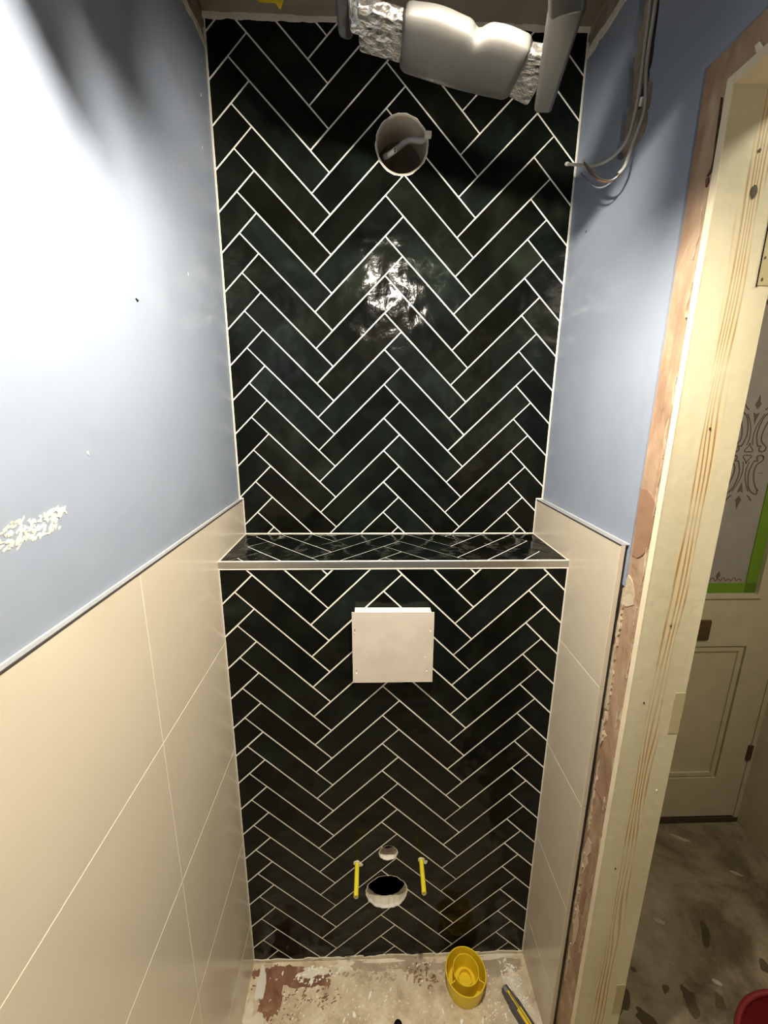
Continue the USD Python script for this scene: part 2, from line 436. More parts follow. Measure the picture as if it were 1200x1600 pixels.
# rough filler along the ceiling line
for i in range(15):
    x = -0.40 + i * 0.058
    put('filler_patch', extr(blob(x, ZC - 0.006, 0.042, 0.006, 40 + i, amp=0.6), ('back', 0.0), -0.004, 0.0012 + lift()), CREAM, wb)

# ------------------------------------------------------------------ boxing with its ledge
wx = tag(holder('wall_boxing'), 'boxed-in lower wall and ledge of dark green herringbone tiles', kind='structure')
drain, flush = (-0.0120, 0.2600), (-0.0085, 0.4040)
holes_f = [jag(*drain, 0.0600, 46, 0.05, 5, ry=0.063), jag(*flush, 0.0270, 30, 0.07, 6)]
rods = [(-0.0957, 0.371), (0.0850, 0.376)]
rodh = [jag(x, z, 0.0105, 14, 0.2, 9 + i) for i, (x, z) in enumerate(rods)]
XE = XT - 0.002
tile_it(wx, herringbone(-0.3519, 1.2352, sbox(-XE, 0.004, XE, ZL - 0.0195), holes_f + rodh), ('back', YB), tilt=0.0012)
tile_it(wx, herringbone(-0.348, -0.0655, sbox(-XE, YB + 0.006, XE, -0.003)), ('up', ZL), tilt=0.0018)
hb = [h.buffer(-0.002) for h in holes_f]
board = sbox(-XT - 0.01, 0.0, XT + 0.01, ZL - 0.012)
for h in hb:
    board = board.difference(h)
put('grout', extr(biggest(board), ('back', YB), -0.009, -0.0006), GROUT, wx)
put('backing_board', extr(biggest(board), ('back', YB + 0.009), -0.024, 0.0), CREAM, wx)
put('grout', bx(-XT, XT, YB + 0.004, -0.001, ZL - 0.009, ZL - 0.0014), GROUT, wx)
put('ledge_board', bx(-XT, XT, YB + 0.009, 0.0, ZL - 0.030, ZL - 0.009), CREAM, wx)
# metal tile trim along the edge of the ledge
put('edge_trim', rbox(-XT, XT, YB - 0.0015, YB + 0.005, ZL - 0.0155, ZL + 0.0008, 0.0012, 8), ALU, wx)
for z, h in ((ZL - 0.0172, 0.0014), (ZL + 0.0004, 0.001)):
    put('grout_line', bx(-XT, XT, YB - 0.0010, YB + 0.004, z - h, z + h), GROUT, wx)
for sx in (-1, 1):
    put('sealant', tube([(sx * (XT - 0.001), YB + 0.0005, z) for z in np.linspace(0.0, ZL - 0.016, 12)], 0.0018, 6), WHITE_SEAL, wx)
    put('sealant', tube([(sx * (XT - 0.001), y, ZL) for y in np.linspace(YB, -0.001, 8)], 0.0018, 6), WHITE_SEAL, wx)
    put('sealant', tube([(sx * (XT - 0.001), -0.0005, z) for z in np.linspace(ZL, ZT, 8)], 0.0016, 6), WHITE_SEAL, wx)
put('sealant', tube([(x, -0.001, ZL + 0.0004) for x in np.linspace(-XT, XT, 12)], 0.0017, 6), WHITE_SEAL, wx)
# ragged filler at the foot and plaster crumbs in the drilled holes
for i in range(12):
    x = -0.39 + i * 0.071
    put('filler_patch', extr(blob(x, 0.005, 0.030 + 0.02 * rng.random(), 0.007, 80 + i, amp=0.7), ('back', YB), -0.003, 0.0022 + lift()), CREAM, wx)
for i, (x, z) in enumerate(rods):
    put('plaster_crumb', extr(jag(x + (0.012 if i else 0.010), z - 0.006 - 0.002 * i, 0.006, 9, 0.5, i).difference(Point(x, z).buffer(0.008)), ('back', YB), -0.006, 0.001), CREAM, wx)

# the same sealant line up the corners of the blue walls
for x in (XB_L, XB_R):
    put('sealant', tube([(x, -0.001, z) for z in np.linspace(ZT, ZC - 0.03, 14)], 0.0028, 6), WHITE_SEAL, wb)

# ------------------------------------------------------------------ left wall
wl = tag(holder('wall_left'), 'left wall painted pale blue above large beige tiles', kind='structure')
put('painted_plaster', bx(XB_L - 0.12, XB_L, YF, 0.16, 0.0, ZC - 0.058), BLUE, wl)
put('raw_strip', extr(sbox(YF, ZC - 0.062, 0.0, ZC), ('left', XB_L), -0.05, -0.002), RAW, wl)
for i in range(10):
    put('filler_patch', extr(blob(-0.03 - i * 0.085, ZC - 0.057 - 0.004 * (i % 3), 0.052, 0.007, 140 + i), ('left', XB_L), -0.004, 0.001 + lift()), CREAM, wl)
rows = [(1.0640, ZT - 0.0012), (0.7620, 1.0620), (0.4600, 0.7600), (0.1580, 0.4580), (0.0, 0.1560)]
for z0, z1 in rows:
    for y0, y1 in ((-1.133, -0.5315), (-0.5295, 0.0), (YF, -1.135)):
        put('tile', plate(sbox(y0, z0, y1, z1), ('left', -XT), 0.0090, 0.0006), BEIGE, wl)
put('grout', extr(sbox(YF, 0.0, 0.0, ZT - 0.0015), ('left', -XT), -0.0092, -0.0006), PALE_GROUT, wl)
put('tile_trim', bx(XB_L, -XT - 0.0012, YF, 0.0, ZT - 0.0012, ZT + 0.0002), WHITETRIM, wl)
put('trim_lip', bx(-XT - 0.0013, -XT + 0.0004, YF, 0.0, ZT - 0.0022, ZT + 0.0004), DARKLIP, wl)
put('sealant', tube([(XB_L + 0.0003, y, ZT + 0.0008) for y in np.linspace(YF, 0, 20)], 0.0010, 6), WHITE_SEAL, wl)
# marks in the paint


def speckle(region, n, smin, smax, seed):
    """A scraped patch of filler: many small flecks that run together."""
    g = random.Random(seed)
    x0, y0, x1, y1 = region.bounds
    out = []
    while len(out) < n:
        x, y = g.uniform(x0, x1), g.uniform(y0, y1)
        if region.contains(Point(x, y)):
            out.append(blob(x, y, g.uniform(smin, smax), g.uniform(smin, smax) * 0.5, seed * 1000 + len(out), 9, 0.8, g.uniform(0, 60)))
    return shapely.union_all(out).simplify(0.0003)


for i, (px, py, ru, rv) in enumerate(((38, 832, 0.040, 0.017), (85, 803, 0.018, 0.006))):
    a = at(px, py, 'x', XB_L)
    put('filler_patch', extr(speckle(blob(a[1], a[2], ru, rv, 30 + i, n=30, amp=0.6), 130 if i == 0 else 30, 0.0015, 0.0045, 5 + i), ('left', XB_L), -0.002, 0.0005 + 0.0002 * i), CREAM, wl)
for i, (px, py) in enumerate(((214, 469), (137, 708), (183, 392), (294, 428), (315, 96), (316, 230), (314, 148))):
    a = at(px, py, 'x', XB_L)
    put('chip', extr(blob(a[1], a[2], 0.0034 if i == 0 else 0.0016, 0.0026 if i == 0 else 0.0030, 60 + i, n=12, amp=0.8), ('left', XB_L), -0.002, 0.0006), DARK if i == 0 else CREAM, wl)

# ------------------------------------------------------------------ right wall, with the cable chase and the bare strip round the doorway
YD0, YD1, ZD = -0.474, -1.236, 2.030          # doorway: near jamb, far jamb, head
YS, ZS = -0.408, 2.0875                       # edge of the paint round the doorway
XO = 0.5263                                   # hall face of this wall
wr = tag(holder('wall_right'), 'right wall painted blue with a ragged cable chase and bare plaster round the doorway', kind='structure')
chase_px = [(1040, -70), (1031, 0), (1026, 40), (1023, 60), (1020, 95), (1014.5, 110), (1015, 125), (1020, 129), (1018, 150), (1015, 168), (1010.8, 173), (1013, 178), (1011, 195), (1007, 207),
            (999, 221), (991.7, 231), (985, 240), (979, 244), (970, 250), (965, 248), (963, 234), (968, 220), (970, 198), (973.3, 178), (979, 167), (982.5, 120), (982, 105), (985, 90), (990, 72), (990, 50), (996, 25), (1000, 0), (1004, -70)]
chase = Polygon([(-at(x, y, 'x', XB_R)[1], min(at(x, y, 'x', XB_R)[2], ZC - 0.002)) for x, y in chase_px]).buffer(0)
paint = sbox(0.0, 0.0, -YS, ZC - 0.056).union(sbox(-YS, ZS, -YF, ZC - 0.056)).union(sbox(-YD1 + 0.066, 0.0, -YF, ZS + 0.001))
low_bare = sbox(0.385, -0.01, -YS + 0.0002, 1.285)
paint = paint.difference(low_bare)
put('painted_plaster', extr(biggest(paint.difference(chase)), ('right', XB_R), -0.0150, 0.0), BLUE, wr)
put('raw_strip', extr(sbox(0.0, ZC - 0.058, -YF, ZC).difference(chase), ('right', XB_R), -0.015, -0.002), RAW, wr)
for i in range(7):
    put('filler_patch', extr(blob(0.03 + i * 0.085, ZC - 0.054 - 0.004 * (i % 3), 0.052, 0.010, 240 + i).difference(chase), ('right', XB_R), -0.004, 0.001 + lift()), CREAM, wr)
core = sbox(-0.16, 0.0, -YF, 2.6).difference(sbox(-YD0 - 0.012, -0.1, -YD1 + 0.012, ZD + 0.012))
put('masonry', extr(core, ('right', XB_R + 0.015), -(XO - XB_R - 0.015), 0.0), RAW, wr)
# bottom of the chase: broken plaster
g = trimesh.creation.extrude_polygon(chase, 0.004, engine='earcut')
g = g.subdivide_to_size(0.012)
v = g.vertices.copy()
v[:, 2] = np.where(v[:, 2] > 0.002, -0.0135 + 0.0075 * meshkit.fbm(np.c_[v[:, :2] * 55, v[:, 2] * 0], 4, 3), -0.016)
g.vertices = frame(('right', XB_R), v)
put('chase_bed', g, RAW, wr, smooth=True)
# bare plaster strip where the architrave was
strip = sbox(-YS, 0.0, -YD0 - 0.013, ZS).union(sbox(0.3852, 0.0, -YS + 0.001, 1.285)).union(sbox(-YS, ZD + 0.013, -YD1 + 0.066, ZS)).union(sbox(-YD1 + 0.013, 0, -YD1 + 0.066, ZS))
g = trimesh.creation.extrude_polygon(strip, 0.012, engine='earcut').subdivide_to_size(0.022)
v = g.vertices.copy()
top = v[:, 2] > 0.006
v[:, 2] = np.where(top, -0.0035 + 0.0035 * (meshkit.fbm(np.c_[v[:, 0] * 60, v[:, 1] * 22, v[:, 2] * 0], 4, 8) - 0.5), -0.015)
g.vertices = frame(('right', XB_R), v)
put('bare_plaster', g, PLASTER, wr, smooth=True)


def on_right(px_pts, w0, w1, m, name, grow=0.0):
    q = Polygon([(-at(x, y, 'x', XB_R)[1], at(x, y, 'x', XB_R)[2]) for x, y in px_pts]).buffer(grow)
    return put(name, extr(biggest(q), ('right', XB_R), w0, w1), m, wr)


# damp patch, splashes of cream filler, cracks
on_right([(999, 763), (1010, 766), (1018, 778), (1024, 792), (1020, 806), (1017, 830), (1010, 858), (1001, 868), (993, 872), (986, 868), (990, 830)], -0.006, -0.0022, DAMP, 'damp_patch')
on_right([(1022, 775), (1030, 792), (1029, 815), (1022, 806)], -0.006, -0.0022, DAMP, 'damp_patch')
on_right([(980, 898), (986, 908), (990, 930), (988, 945), (978, 948), (968, 944), (972, 920)], -0.006, -0.0020, PALEPL, 'filler_patch')
on_right([(966, 960), (972, 955), (968, 980), (962, 1000), (957, 990)], -0.006, -0.0020, PALEPL, 'filler_patch')
on_right([(953, 1010), (960, 1005), (955, 1060), (948, 1110), (941, 1105), (947, 1060)], -0.006, -0.0020, PALEPL, 'filler_patch')
on_right([(938, 1120), (942, 1140), (946, 1150), (938, 1156), (934, 1150)], -0.006, -0.0020, PALEPL, 'filler_patch')
on_right([(917, 1308), (922, 1318), (921, 1332), (915, 1338), (916, 1350), (909, 1366), (904, 1358), (907, 1342), (906, 1332), (912, 1322)], -0.006, -0.0022, PALEPL, 'filler_patch')
on_right([(899, 1410), (904, 1424), (901, 1432), (903, 1445), (898, 1470), (892, 1480), (894, 1450), (892, 1440)], -0.006, -0.0022, PALEPL, 'filler_patch')
on_right([(972, 1105), (980, 1100), (977, 1120), (968, 1128), (964, 1122)], -0.006, -0.0020, PALEPL, 'filler_patch')
on_right([(926, 1225), (942, 1255), (946, 1268), (938, 1256)], -0.006, -0.0024, DAMP, 'damp_patch')
on_right([(905, 1405), (912, 1380), (915, 1395), (908, 1430), (902, 1424)], -0.006, -0.0024, DAMP, 'damp_patch')
on_right([(1127, 152), (1125, 150), (1117, 210), (1112, 250), (1109, 263), (1102, 276), (1103.5, 277.5), (1111, 265), (1114, 250), (1119, 212)], -0.006, -0.0006, CRACK, 'crack', -0.0007)
on_right([(1101, 281), (1105, 277), (1105.5, 284), (1101.5, 293)], -0.006, -0.0006, CRACK, 'crack')
on_right([(1135, 128), (1165, 105), (1180, 88), (1174, 100), (1160, 115), (1147, 125)], -0.006, 0.0005, CREAM, 'filler_patch')
on_right([(1180, 72), (1188, 64), (1195, 75), (1190, 82), (1182, 82)], -0.006, 0.0008, CREAM, 'filler_patch')
# crumbly line of adhesive down the end of the tiles
def ragged(u, z0, z1, wmin, wmax, seed, step=0.006, wander=0.002):
    """An upright ragged run of plaster along u."""
    g = random.Random(seed)
    n = max(4, int((z1 - z0) / step))
    zs = [z0 + (z1 - z0) * k / (n - 1) for k in range(n)]
    c = [u + wander * math.sin(0.9 * k + seed) * g.random() for k in range(n)]
    w = [g.uniform(wmin, wmax) * math.sin(math.pi * (k + 0.6) / (n + 0.2)) ** 0.4 for k in range(n)]
    return Polygon([(a - b, z) for a, b, z in zip(c, w, zs)] + [(a + b, z) for a, b, z in list(zip(c, w, zs))[::-1]]).buffer(0)


for i, (z0, z1) in enumerate(((1.130, 1.262), (1.020, 1.120), (0.930, 1.010), (0.700, 0.890), (0.420, 0.640), (0.230, 0.360))):
    put('adhesive_bead', extr(biggest(ragged(0.4105 + 0.001 * (i % 2), z0, z1, 0.0008, 0.0040, 60 + i)), ('right', XB_R), -0.006, 0.0012 - 0.0012 * (i % 2)), PALEPL, wr)
for i in range(16):
    z0 = 0.25 + i * 0.105 + 0.03 * rng.random()
    put('filler_ridge', extr(biggest(ragged(0.446 + 0.010 * rng.random(), z0, z0 + rng.uniform(0.03, 0.09), 0.0003, 0.0014, 90 + i, 0.008, 0.003)), ('right', XB_R), -0.006, -0.0012 + 0.0004 * (i % 3)), PALEPL, wr)
# beige tiles of the right wall: one narrow column that ends before the doorway
YE = -0.4045
for z0, z1 in rows:
    put('tile', plate(sbox(0.0, z0, -YE, z1), ('right', XT), 0.0100, 0.0008), BEIGE, wr)
put('grout', extr(sbox(0.0, 0.0, -YE - 0.001, ZT - 0.0015), ('right', XT), -0.0102, -0.0006), PALE_GROUT, wr)
put('adhesive_bed', extr(sbox(0.0, 0.0, -YE - 0.004, ZT - 0.003), ('right', XT), -0.0168, -0.0100), DARKLIP, wr)
put('tile_trim', bx(XT + 0.0012, XB_R, YE, 0.0, ZT - 0.0012, ZT + 0.0002), WHITETRIM, wr)
put('trim_lip', bx(XT - 0.0004, XT + 0.0013, YE, 0.0, ZT - 0.0022, ZT + 0.0004), DARKLIP, wr)
put('sealant', tube([(XB_R - 0.0003, y, ZT + 0.0008) for y in np.linspace(YE, 0, 12)], 0.0010, 6), WHITE_SEAL, wr)
a = at(916, 362, 'x', XB_R)
put('chip', extr(blob(-a[1], a[2], 0.0016, 0.0022, 71, n=10), ('right', XB_R), -0.002, 0.0006), DARK, wr)

# ------------------------------------------------------------------ doorway lining
dw = tag(holder('door_1'), 'primed pine lining of the open doorway in the right wall', kind='structure')
put('jamb', bx(XB_R - 0.0010, XO, YD0, YD0 + 0.0125, 0.0, ZD + 0.0125), PINE, dw)
put('jamb', bx(XB_R - 0.0010, XO, YD1 - 0.0125, YD1, 0.0, ZD + 0.0125), PINE, dw)
put('head', bx(XB_R - 0.0010, XO, YD1, YD0, ZD, ZD + 0.0125), PINE_EDGE, dw)
put('jamb_edge', bx(XB_R - 0.0022, XB_R - 0.0010, YD0 - 0.0004, YD0 + 0.0120, 0.0, ZD + 0.012), PINE_EDGE, dw)
for z0, z1, m in ((1.788, 1.90, PINE_WORN), (1.012, 1.100, PINE_WORN), (0.235, 0.330, PINE_WORN)):
    put('hinge_mortise', bx(XO - 0.0200, XO + 0.0004, YD0 - 0.0007, YD0, z0, z1), m, dw)
put('mortise_edge', bx(XO - 0.0212, XO - 0.0200, YD0 - 0.0010, YD0, 1.786, 1.90), DARK, dw)
for px, py in ((1195, 403), (1190, 437), (1187, 235), (1178, 300), (1109, 670), (1048, 978), (961.5, 1357), (1026, 1235), (1006, 1098)):
    a = at(px, py, 'y', YD0)
    put('nail_hole', extr(jag(a[0], a[2], 0.0042 if py == 300 else 0.0015, 10, 0.3, int(px), ry=0.009 if py == 300 else 0.0022), ('back', YD0), -0.002, 0.0010), PINE_EDGE if py == 1235 else BROWNTHRESH, dw)

# ------------------------------------------------------------------ floor, ceiling, wall behind the camera
fl = tag(holder('floor'), 'rough dusty board floor with red-brown paint and plaster spatter', kind='structure')
put('board', bx(XB_L, XB_R + 0.004, YF, YB + 0.034, -0.05, 0.0), FLOOR, fl)


def on_floor(cx, cy, rx, ry, seed, h, m, name, parent=None, n=36, amp=0.7, rot=0):
    q = biggest(blob(cx, cy, rx, ry, seed, n, amp, rot).intersection(sbox(-XT + 0.001, YF, XT - 0.001, YB - 0.001)))
    if q.area > 1e-6:
        put(name, extr(q, ('up', 0.0), -0.004, h + lift()), m, parent or fl)


on_floor(-0.285, -0.254, 0.092, 0.022, 1, 0.0006, REDPAINT, 'paint_patch', n=70, amp=0.9)
on_floor(-0.340, -0.300, 0.026, 0.060, 2, 0.0006, REDPAINT, 'paint_patch', n=60, amp=0.8)
on_floor(-0.205, -0.262, 0.045, 0.014, 21, 0.0006, REDPAINT, 'paint_patch', n=50, amp=0.9)
on_floor(-0.225, -0.250, 0.040, 0.012, 3, 0.0011, CREAM, 'plaster_smear', n=60, amp=0.9)
on_floor(-0.372, -0.272, 0.014, 0.036, 4, 0.0022, WHITE_SEAL, 'plaster_smear', rot=8, amp=0.45)
on_floor(-0.380, -0.345, 0.020, 0.030, 22, 0.0012, CREAM, 'plaster_smear', n=50, amp=0.9)
on_floor(-0.135, -0.236, 0.030, 0.014, 5, 0.0010, CREAM, 'plaster_smear', n=50, amp=0.9)
on_floor(0.080, -0.242, 0.075, 0.016, 6, 0.0005, GREYDIRT, 'dust_patch', n=60, amp=0.9)
on_floor(-0.080, -0.238, 0.070, 0.010, 7, 0.0005, GREYDIRT, 'dust_patch', n=60, amp=0.9)
on_floor(0.315, -0.250, 0.070, 0.024, 8, 0.0005, GREYDIRT, 'dust_patch', n=60, amp=0.8)
on_floor(0.360, -0.310, 0.018, 0.050, 28, 0.0010, CREAM, 'plaster_smear', n=60, amp=0.9, rot=20)
on_floor(0.320, -0.229, 0.070, 0.006, 9, 0.0016, CREAM, 'plaster_smear', n=60, amp=0.6)
on_floor(-0.02, -0.230, 0.060, 0.005, 29, 0.0012, CREAM, 'plaster_smear', n=60, amp=0.8)
def floor_speckle(name, cx, cy, rx, ry, n, smin, smax, seed, h, m):
    q = speckle(blob(cx, cy, rx, ry, seed, 30, 0.6), n, smin, smax, seed).intersection(sbox(-XT + 0.002, YF, XT - 0.002, YB - 0.001))
    put(name, extr(q, ('up', 0.0), -0.004, h + lift()), m, fl)


floor_speckle('paint_patch', -0.27, -0.275, 0.110, 0.050, 120, 0.0015, 0.0055, 61, 0.0005, REDPAINT)
floor_speckle('paint_patch', -0.30, -0.345, 0.070, 0.050, 50, 0.0012, 0.0040, 62, 0.0005, REDPAINT)
floor_speckle('dust_patch', 0.02, -0.250, 0.200, 0.022, 150, 0.002, 0.007, 63, 0.0004, GREYDIRT)
floor_speckle('dust_patch', 0.06, -0.330, 0.300, 0.080, 70, 0.001, 0.0035, 64, 0.0004, GREYDIRT)
floor_speckle('dust_patch', 0.09, -0.262, 0.045, 0.030, 50, 0.002, 0.006, 69, 0.0004, REDPAINT)
floor_speckle('plaster_smear', 0.00, -0.300, 0.330, 0.060, 110, 0.0010, 0.0036, 65, 0.0010, SPATTER)
floor_speckle('plaster_smear', -0.21, -0.255, 0.070, 0.018, 60, 0.0015, 0.0050, 66, 0.0012, SPATTER)
floor_speckle('plaster_smear', 0.355, -0.300, 0.026, 0.070, 90, 0.0012, 0.0045, 67, 0.0012, SPATTER)
floor_speckle('plaster_smear', 0.27, -0.330, 0.060, 0.040, 60, 0.0010, 0.0040, 68, 0.0010, SPATTER)
for i in range(34):
    x, y = rng.uniform(-0.36, 0.36), rng.uniform(-0.42, -0.235)
    s = rng.uniform(0.002, 0.006)
    on_floor(x, y, s * rng.uniform(0.4, 0.8), s * rng.uniform(0.9, 2.0), 400 + i, 0.0015 + 0.0015 * rng.random(), SPATTER, 'plaster_crumb', n=12, rot=rng.uniform(-40, 40))
# the dark end of a capped pipe in the floor
a = at(622, 1603, 'z', 0.0)
fp = put('pipe_stub', lathe([(0.006, 0.0), (0.006, -0.0), (0.0095, 0.0), (0.0105, 0.001), (0.0105, 0.006), (0.0085, 0.007), (0.0075, 0.006), (0.0070, 0.001), (0.0, 0.001)], 20, 'z', (a[0], a[1], 0.0)), DARK, smooth=40)
tag(fp, 'small dark round pipe stub in the floor at the bottom edge', 'pipe')

ce = tag(put('ceiling', bx(XB_L, XB_R + 0.11, YF, 0.16, ZC, ZC + 0.06), CEIL), 'bare brown unplastered ceiling of the small toilet room', kind='structure')
tag(put('wall_front', bx(XB_L - 0.1, XO, YF - 0.1, YF, 0.0, 2.6), BLUE), 'blue wall behind the camera', kind='structure')

# ------------------------------------------------------------------ hall beyond the doorway
YH, XH = 0.173, 1.4215
hf = tag(holder('floor_hall'), 'stained grey-brown screed floor of the dim hall', kind='structure')
put('screed', bx(XB_R + 0.004, XH + 0.4, YF, YH + 0.05, -0.05, 0.0), HALLFLOOR, hf)
for i, (px, py, rx, ry, m) in enumerate(((1080, 1567, 0.018, 0.030, STAIN), (968, 1560, 0.026, 0.036, STAIN), (1125, 1566, 0.012, 0.020, STAIN), (1010, 1592, 0.026, 0.016, STAIN), (1040, 1545, 0.008, 0.010, STAIN),
                                        (1066, 1544, 0.006, 0.007, STAIN), (1195, 1510, 0.012, 0.020, STAIN), (990, 1515, 0.007, 0.006, STAIN), (1102, 1460, 0.012, 0.035, STAIN), (1120, 1535, 0.012, 0.006, PALESTAIN),
                                        (1150, 1365, 0.018, 0.006, PALESTAIN), (1030, 1440, 0.016, 0.008, PALESTAIN), (1062, 1310, 0.03, 0.008, PALESTAIN))):
    a = at(px, py, 'z', 0.0)
    put('stain', extr(biggest(blob(a[0], a[1], rx, ry, 500 + i, 60, 0.45, rot=-30).intersection(sbox(XO + 0.002, -2, XH - 0.002, YH - 0.004))), ('up', 0.0), -0.003, 0.0005 + 0.0001 * i), m, hf)
tag(put('wall_hall_right', bx(XH, XH + 0.1, YF, YH + 0.1, 0.0, 2.6), CREAMPAINT), 'cream wall on the right side of the hall', kind='structure')
tag(put('wall_hall_front', bx(XO, XH, YF - 0.1, YF, 0.0, 2.6), CREAMPAINT), 'cream hall wall behind the camera', kind='structure')
tag(put('ceiling_hall', bx(XO, XH, YF, YH + 0.1, ZC + 0.01, ZC + 0.07), CREAMPAINT), 'cream ceiling of the hall', kind='structure')

d2 = tag(holder('door_2'), 'cream front door of the hall with frosted patterned glass edged by green masking tape', kind='structure')
DX0, DX1 = 0.540, 1.402
ax0, ax1, gz0, gz1 = 0.70, 1.2435, 1.030, 1.92
put('threshold', bx(XO, XH, YH - 0.004, YH + 0.1, 0.0, 0.022), BROWNTHRESH, d2)
slab = sbox(DX0, 0.030, DX1, 2.03).difference(sbox(0.65, 0.2168, 1.293, 0.7915)).difference(sbox(ax0 - 0.02, gz0 - 0.05, ax1 + 0.055, gz1 + 0.02))
put('door_leaf', extr(slab, ('back', YH), -0.044, 0.0), CREAMPAINT, d2)
put('lower_panel', extr(sbox(0.65, 0.2168, 1.293, 0.7915), ('back', YH), -0.030, -0.010), CREAMPAINT, d2)
ring = sbox(0.655, 0.2218, 1.288, 0.7865).difference(sbox(0.672, 0.2388, 1.271, 0.7695))
put('panel_moulding', extr(ring, ('back', YH), -0.012, -0.004), CREAMPAINT, d2)
ring = sbox(ax0 - 0.02, gz0 - 0.05, ax1 + 0.055, gz1 + 0.02).difference(sbox(ax0 - 0.006, gz0 - 0.036, ax1 + 0.040, gz1 + 0.006))
put('glazing_bead', extr(ring, ('back', YH), -0.02, 0.006), CREAMPAINT, d2)
put('pane', extr(sbox(ax0 - 0.01, gz0 - 0.04, ax1 + 0.045, gz1 + 0.01), ('back', YH), -0.020, -0.012), FROST, d2)
put('masking_tape', extr(sbox(ax1 + 0.001, gz0 + 0.001, ax1 + 0.040, gz1), ('back', YH), -0.013, -0.0085), GREENTAPE, d2)
put('masking_tape', extr(sbox(ax0, gz0 - 0.035, ax1 + 0.001, gz0 + 0.001), ('back', YH), -0.013, -0.0090), GREENTAPE, d2)
put('masking_tape', extr(sbox(ax1 + 0.001, gz0 - 0.035, ax1 + 0.042, gz0 + 0.001), ('back', YH), -0.013, -0.0084), GREENTAPE2, d2)
put('wall_panel', bx(XO, DX0, YH - 0.002, YH + 0.1, 0.0, 2.6), CREAMPAINT, d2)
put('wall_panel', bx(DX1 + 0.003, XH, YH - 0.002, YH + 0.1, 0.0, 2.6), CREAMPAINT, d2)
put('wall_panel', bx(DX0, DX1 + 0.003, YH - 0.002, YH + 0.1, 2.033, 2.6), CREAMPAINT, d2)
put('backing', bx(XO, XH, YH + 0.046, YH + 0.1, 0.0, 2.1), DARK, d2)
# brass letter plate, its right end in sight
put('letter_plate', rbox(0.86, 1.142, YH - 0.006, YH + 0.01, 0.818, 0.897, 0.004, 8), BRASS, d2)
put('letter_flap', rbox(0.885, 1.122, YH - 0.010, YH, 0.836, 0.880, 0.003, 8), BRASS, d2)
put('hinge', bx(1.392, 1.410, YH - 0.006, YH + 0.004, 0.300, 0.366), BROWNTHRESH, d2)


# scroll print on the glass: one crest with its mirror image below, and a small finial above the tape
def ribbon(pts, w, fr, closed=False):
    p = spline(pts, 24)
    return extr(shapely.LineString(p[:, :2]).buffer(w), fr, -0.0125, -0.0115)


def crest(cx, cz, s):
    fr = ('back', YH)
    out = []
    for sx in (-1, 1):
        for sz in (-1, 1):
            def m(*q):
                return [(cx + sx * s * a, cz + sz * s * b, 0) for a, b in q]
            out.append(ribbon(m((0.115, 0.02), (0.09, 0.012), (0.07, 0.03), (0.085, 0.055), (0.062, 0.05), (0.050, 0.07), (0.036, 0.12), (0.044, 0.20), (0.085, 0.275), (0.125, 0.29), (0.12, 0.262)), 0.0022, fr))
            out.append(ribbon(m((0.115, 0.02), (0.12, 0.045), (0.085, 0.075), (0.072, 0.12), (0.082, 0.18), (0.112, 0.245), (0.13, 0.262)), 0.0022, fr))
            out.append(ribbon(m((0.022, 0.06), (0.012, 0.13), (0.026, 0.20), (0.06, 0.268)), 0.0016, fr))
            out.append(ribbon(m((0.0, 0.012), (0.03, 0.022), (0.012, 0.045), (0.004, 0.07)), 0.0016, fr))
            out.append(ribbon(m((0.06, 0.30), (0.078, 0.315), (0.092, 0.335)), 0.0022, fr))
            out.append(ribbon(m((0.108, 0.14), (0.128, 0.138), (0.142, 0.14)), 0.0008, fr))
    for sz in (-1, 1):
        out.append(extr(Polygon([(cx + s * a, cz + sz * s * b) for a, b in ((0.0, 0.30), (0.024, 0.335), (0.012, 0.35), (0.010, 0.366), (0.0, 0.40), (-0.010, 0.366), (-0.012, 0.35), (-0.024, 0.335))]), fr, -0.0125, -0.0115))
        out.append(extr(Polygon([(cx + s * a, cz + sz * s * b) for a, b in ((0.0, 0.20), (0.022, 0.28), (0.0, 0.268), (-0.022, 0.28))]), fr, -0.0125, -0.0115))
    return out


put('scroll_print', cat_(*crest(1.156, 1.478, 0.46)), ETCH, d2)
fin = [extr(Polygon([(1.144 + a, 1.031 + b) for a, b in ((-0.004, 0.012), (0.006, 0.026), (0.0, 0.044), (-0.010, 0.026))]), ('back', YH), -0.0125, -0.0115)]
for k in range(-4, 5):
    fin.append(ribbon([(1.144 + k * 0.019 - 0.008, 1.038, 0), (1.144 + k * 0.019, 1.046 + 0.004 * (k % 2), 0), (1.144 + k * 0.019 + 0.008, 1.039, 0)], 0.0014, ('back', YH)))
put('scroll_print', cat_(*fin), ETCH, d2)

# ------------------------------------------------------------------ access plate over the flush opening
ap = holder('access_plate', (-0.0065, YB, 1.045))
tag(ap, 'square white plastic cover plate stuck on the boxed-in lower wall', 'cover')
# its corners as measured (the plate stands a little askew)
q = [at(549.5, 957, 'y', YB - 0.026), at(679, 957, 'y', YB - 0.026), at(675.5, 1065.5, 'y', YB - 0.026), at(551.5, 1067, 'y', YB - 0.026)]
loc = np.array([-0.0065, YB, 1.045])
face = Polygon([(c[0] - loc[0], c[2] - loc[2]) for c in q])
slots = [(-0.0885, 0.061), (0.0880, 0.062), (-0.0855, -0.047), (0.0830, -0.044)]
cut = face
for x, z in slots:
    cut = cut.difference(sbox(x - 0.0012, z - 0.0045, x + 0.0012, z + 0.0045))
put('front_sheet', extr(cut, ('back', 0.0), 0.0235, 0.0260), COVER, ap)
put('foam_block', extr(affinity.translate(affinity.scale(face, 0.93, 0.955), 0, 0.004), ('back', 0.0), 0.0005, 0.0238), FOAM, ap)
put('slot_backing', extr(affinity.scale(face, 0.985, 0.985), ('back', 0.0), 0.0215, 0.0236), DARKLIP, ap)
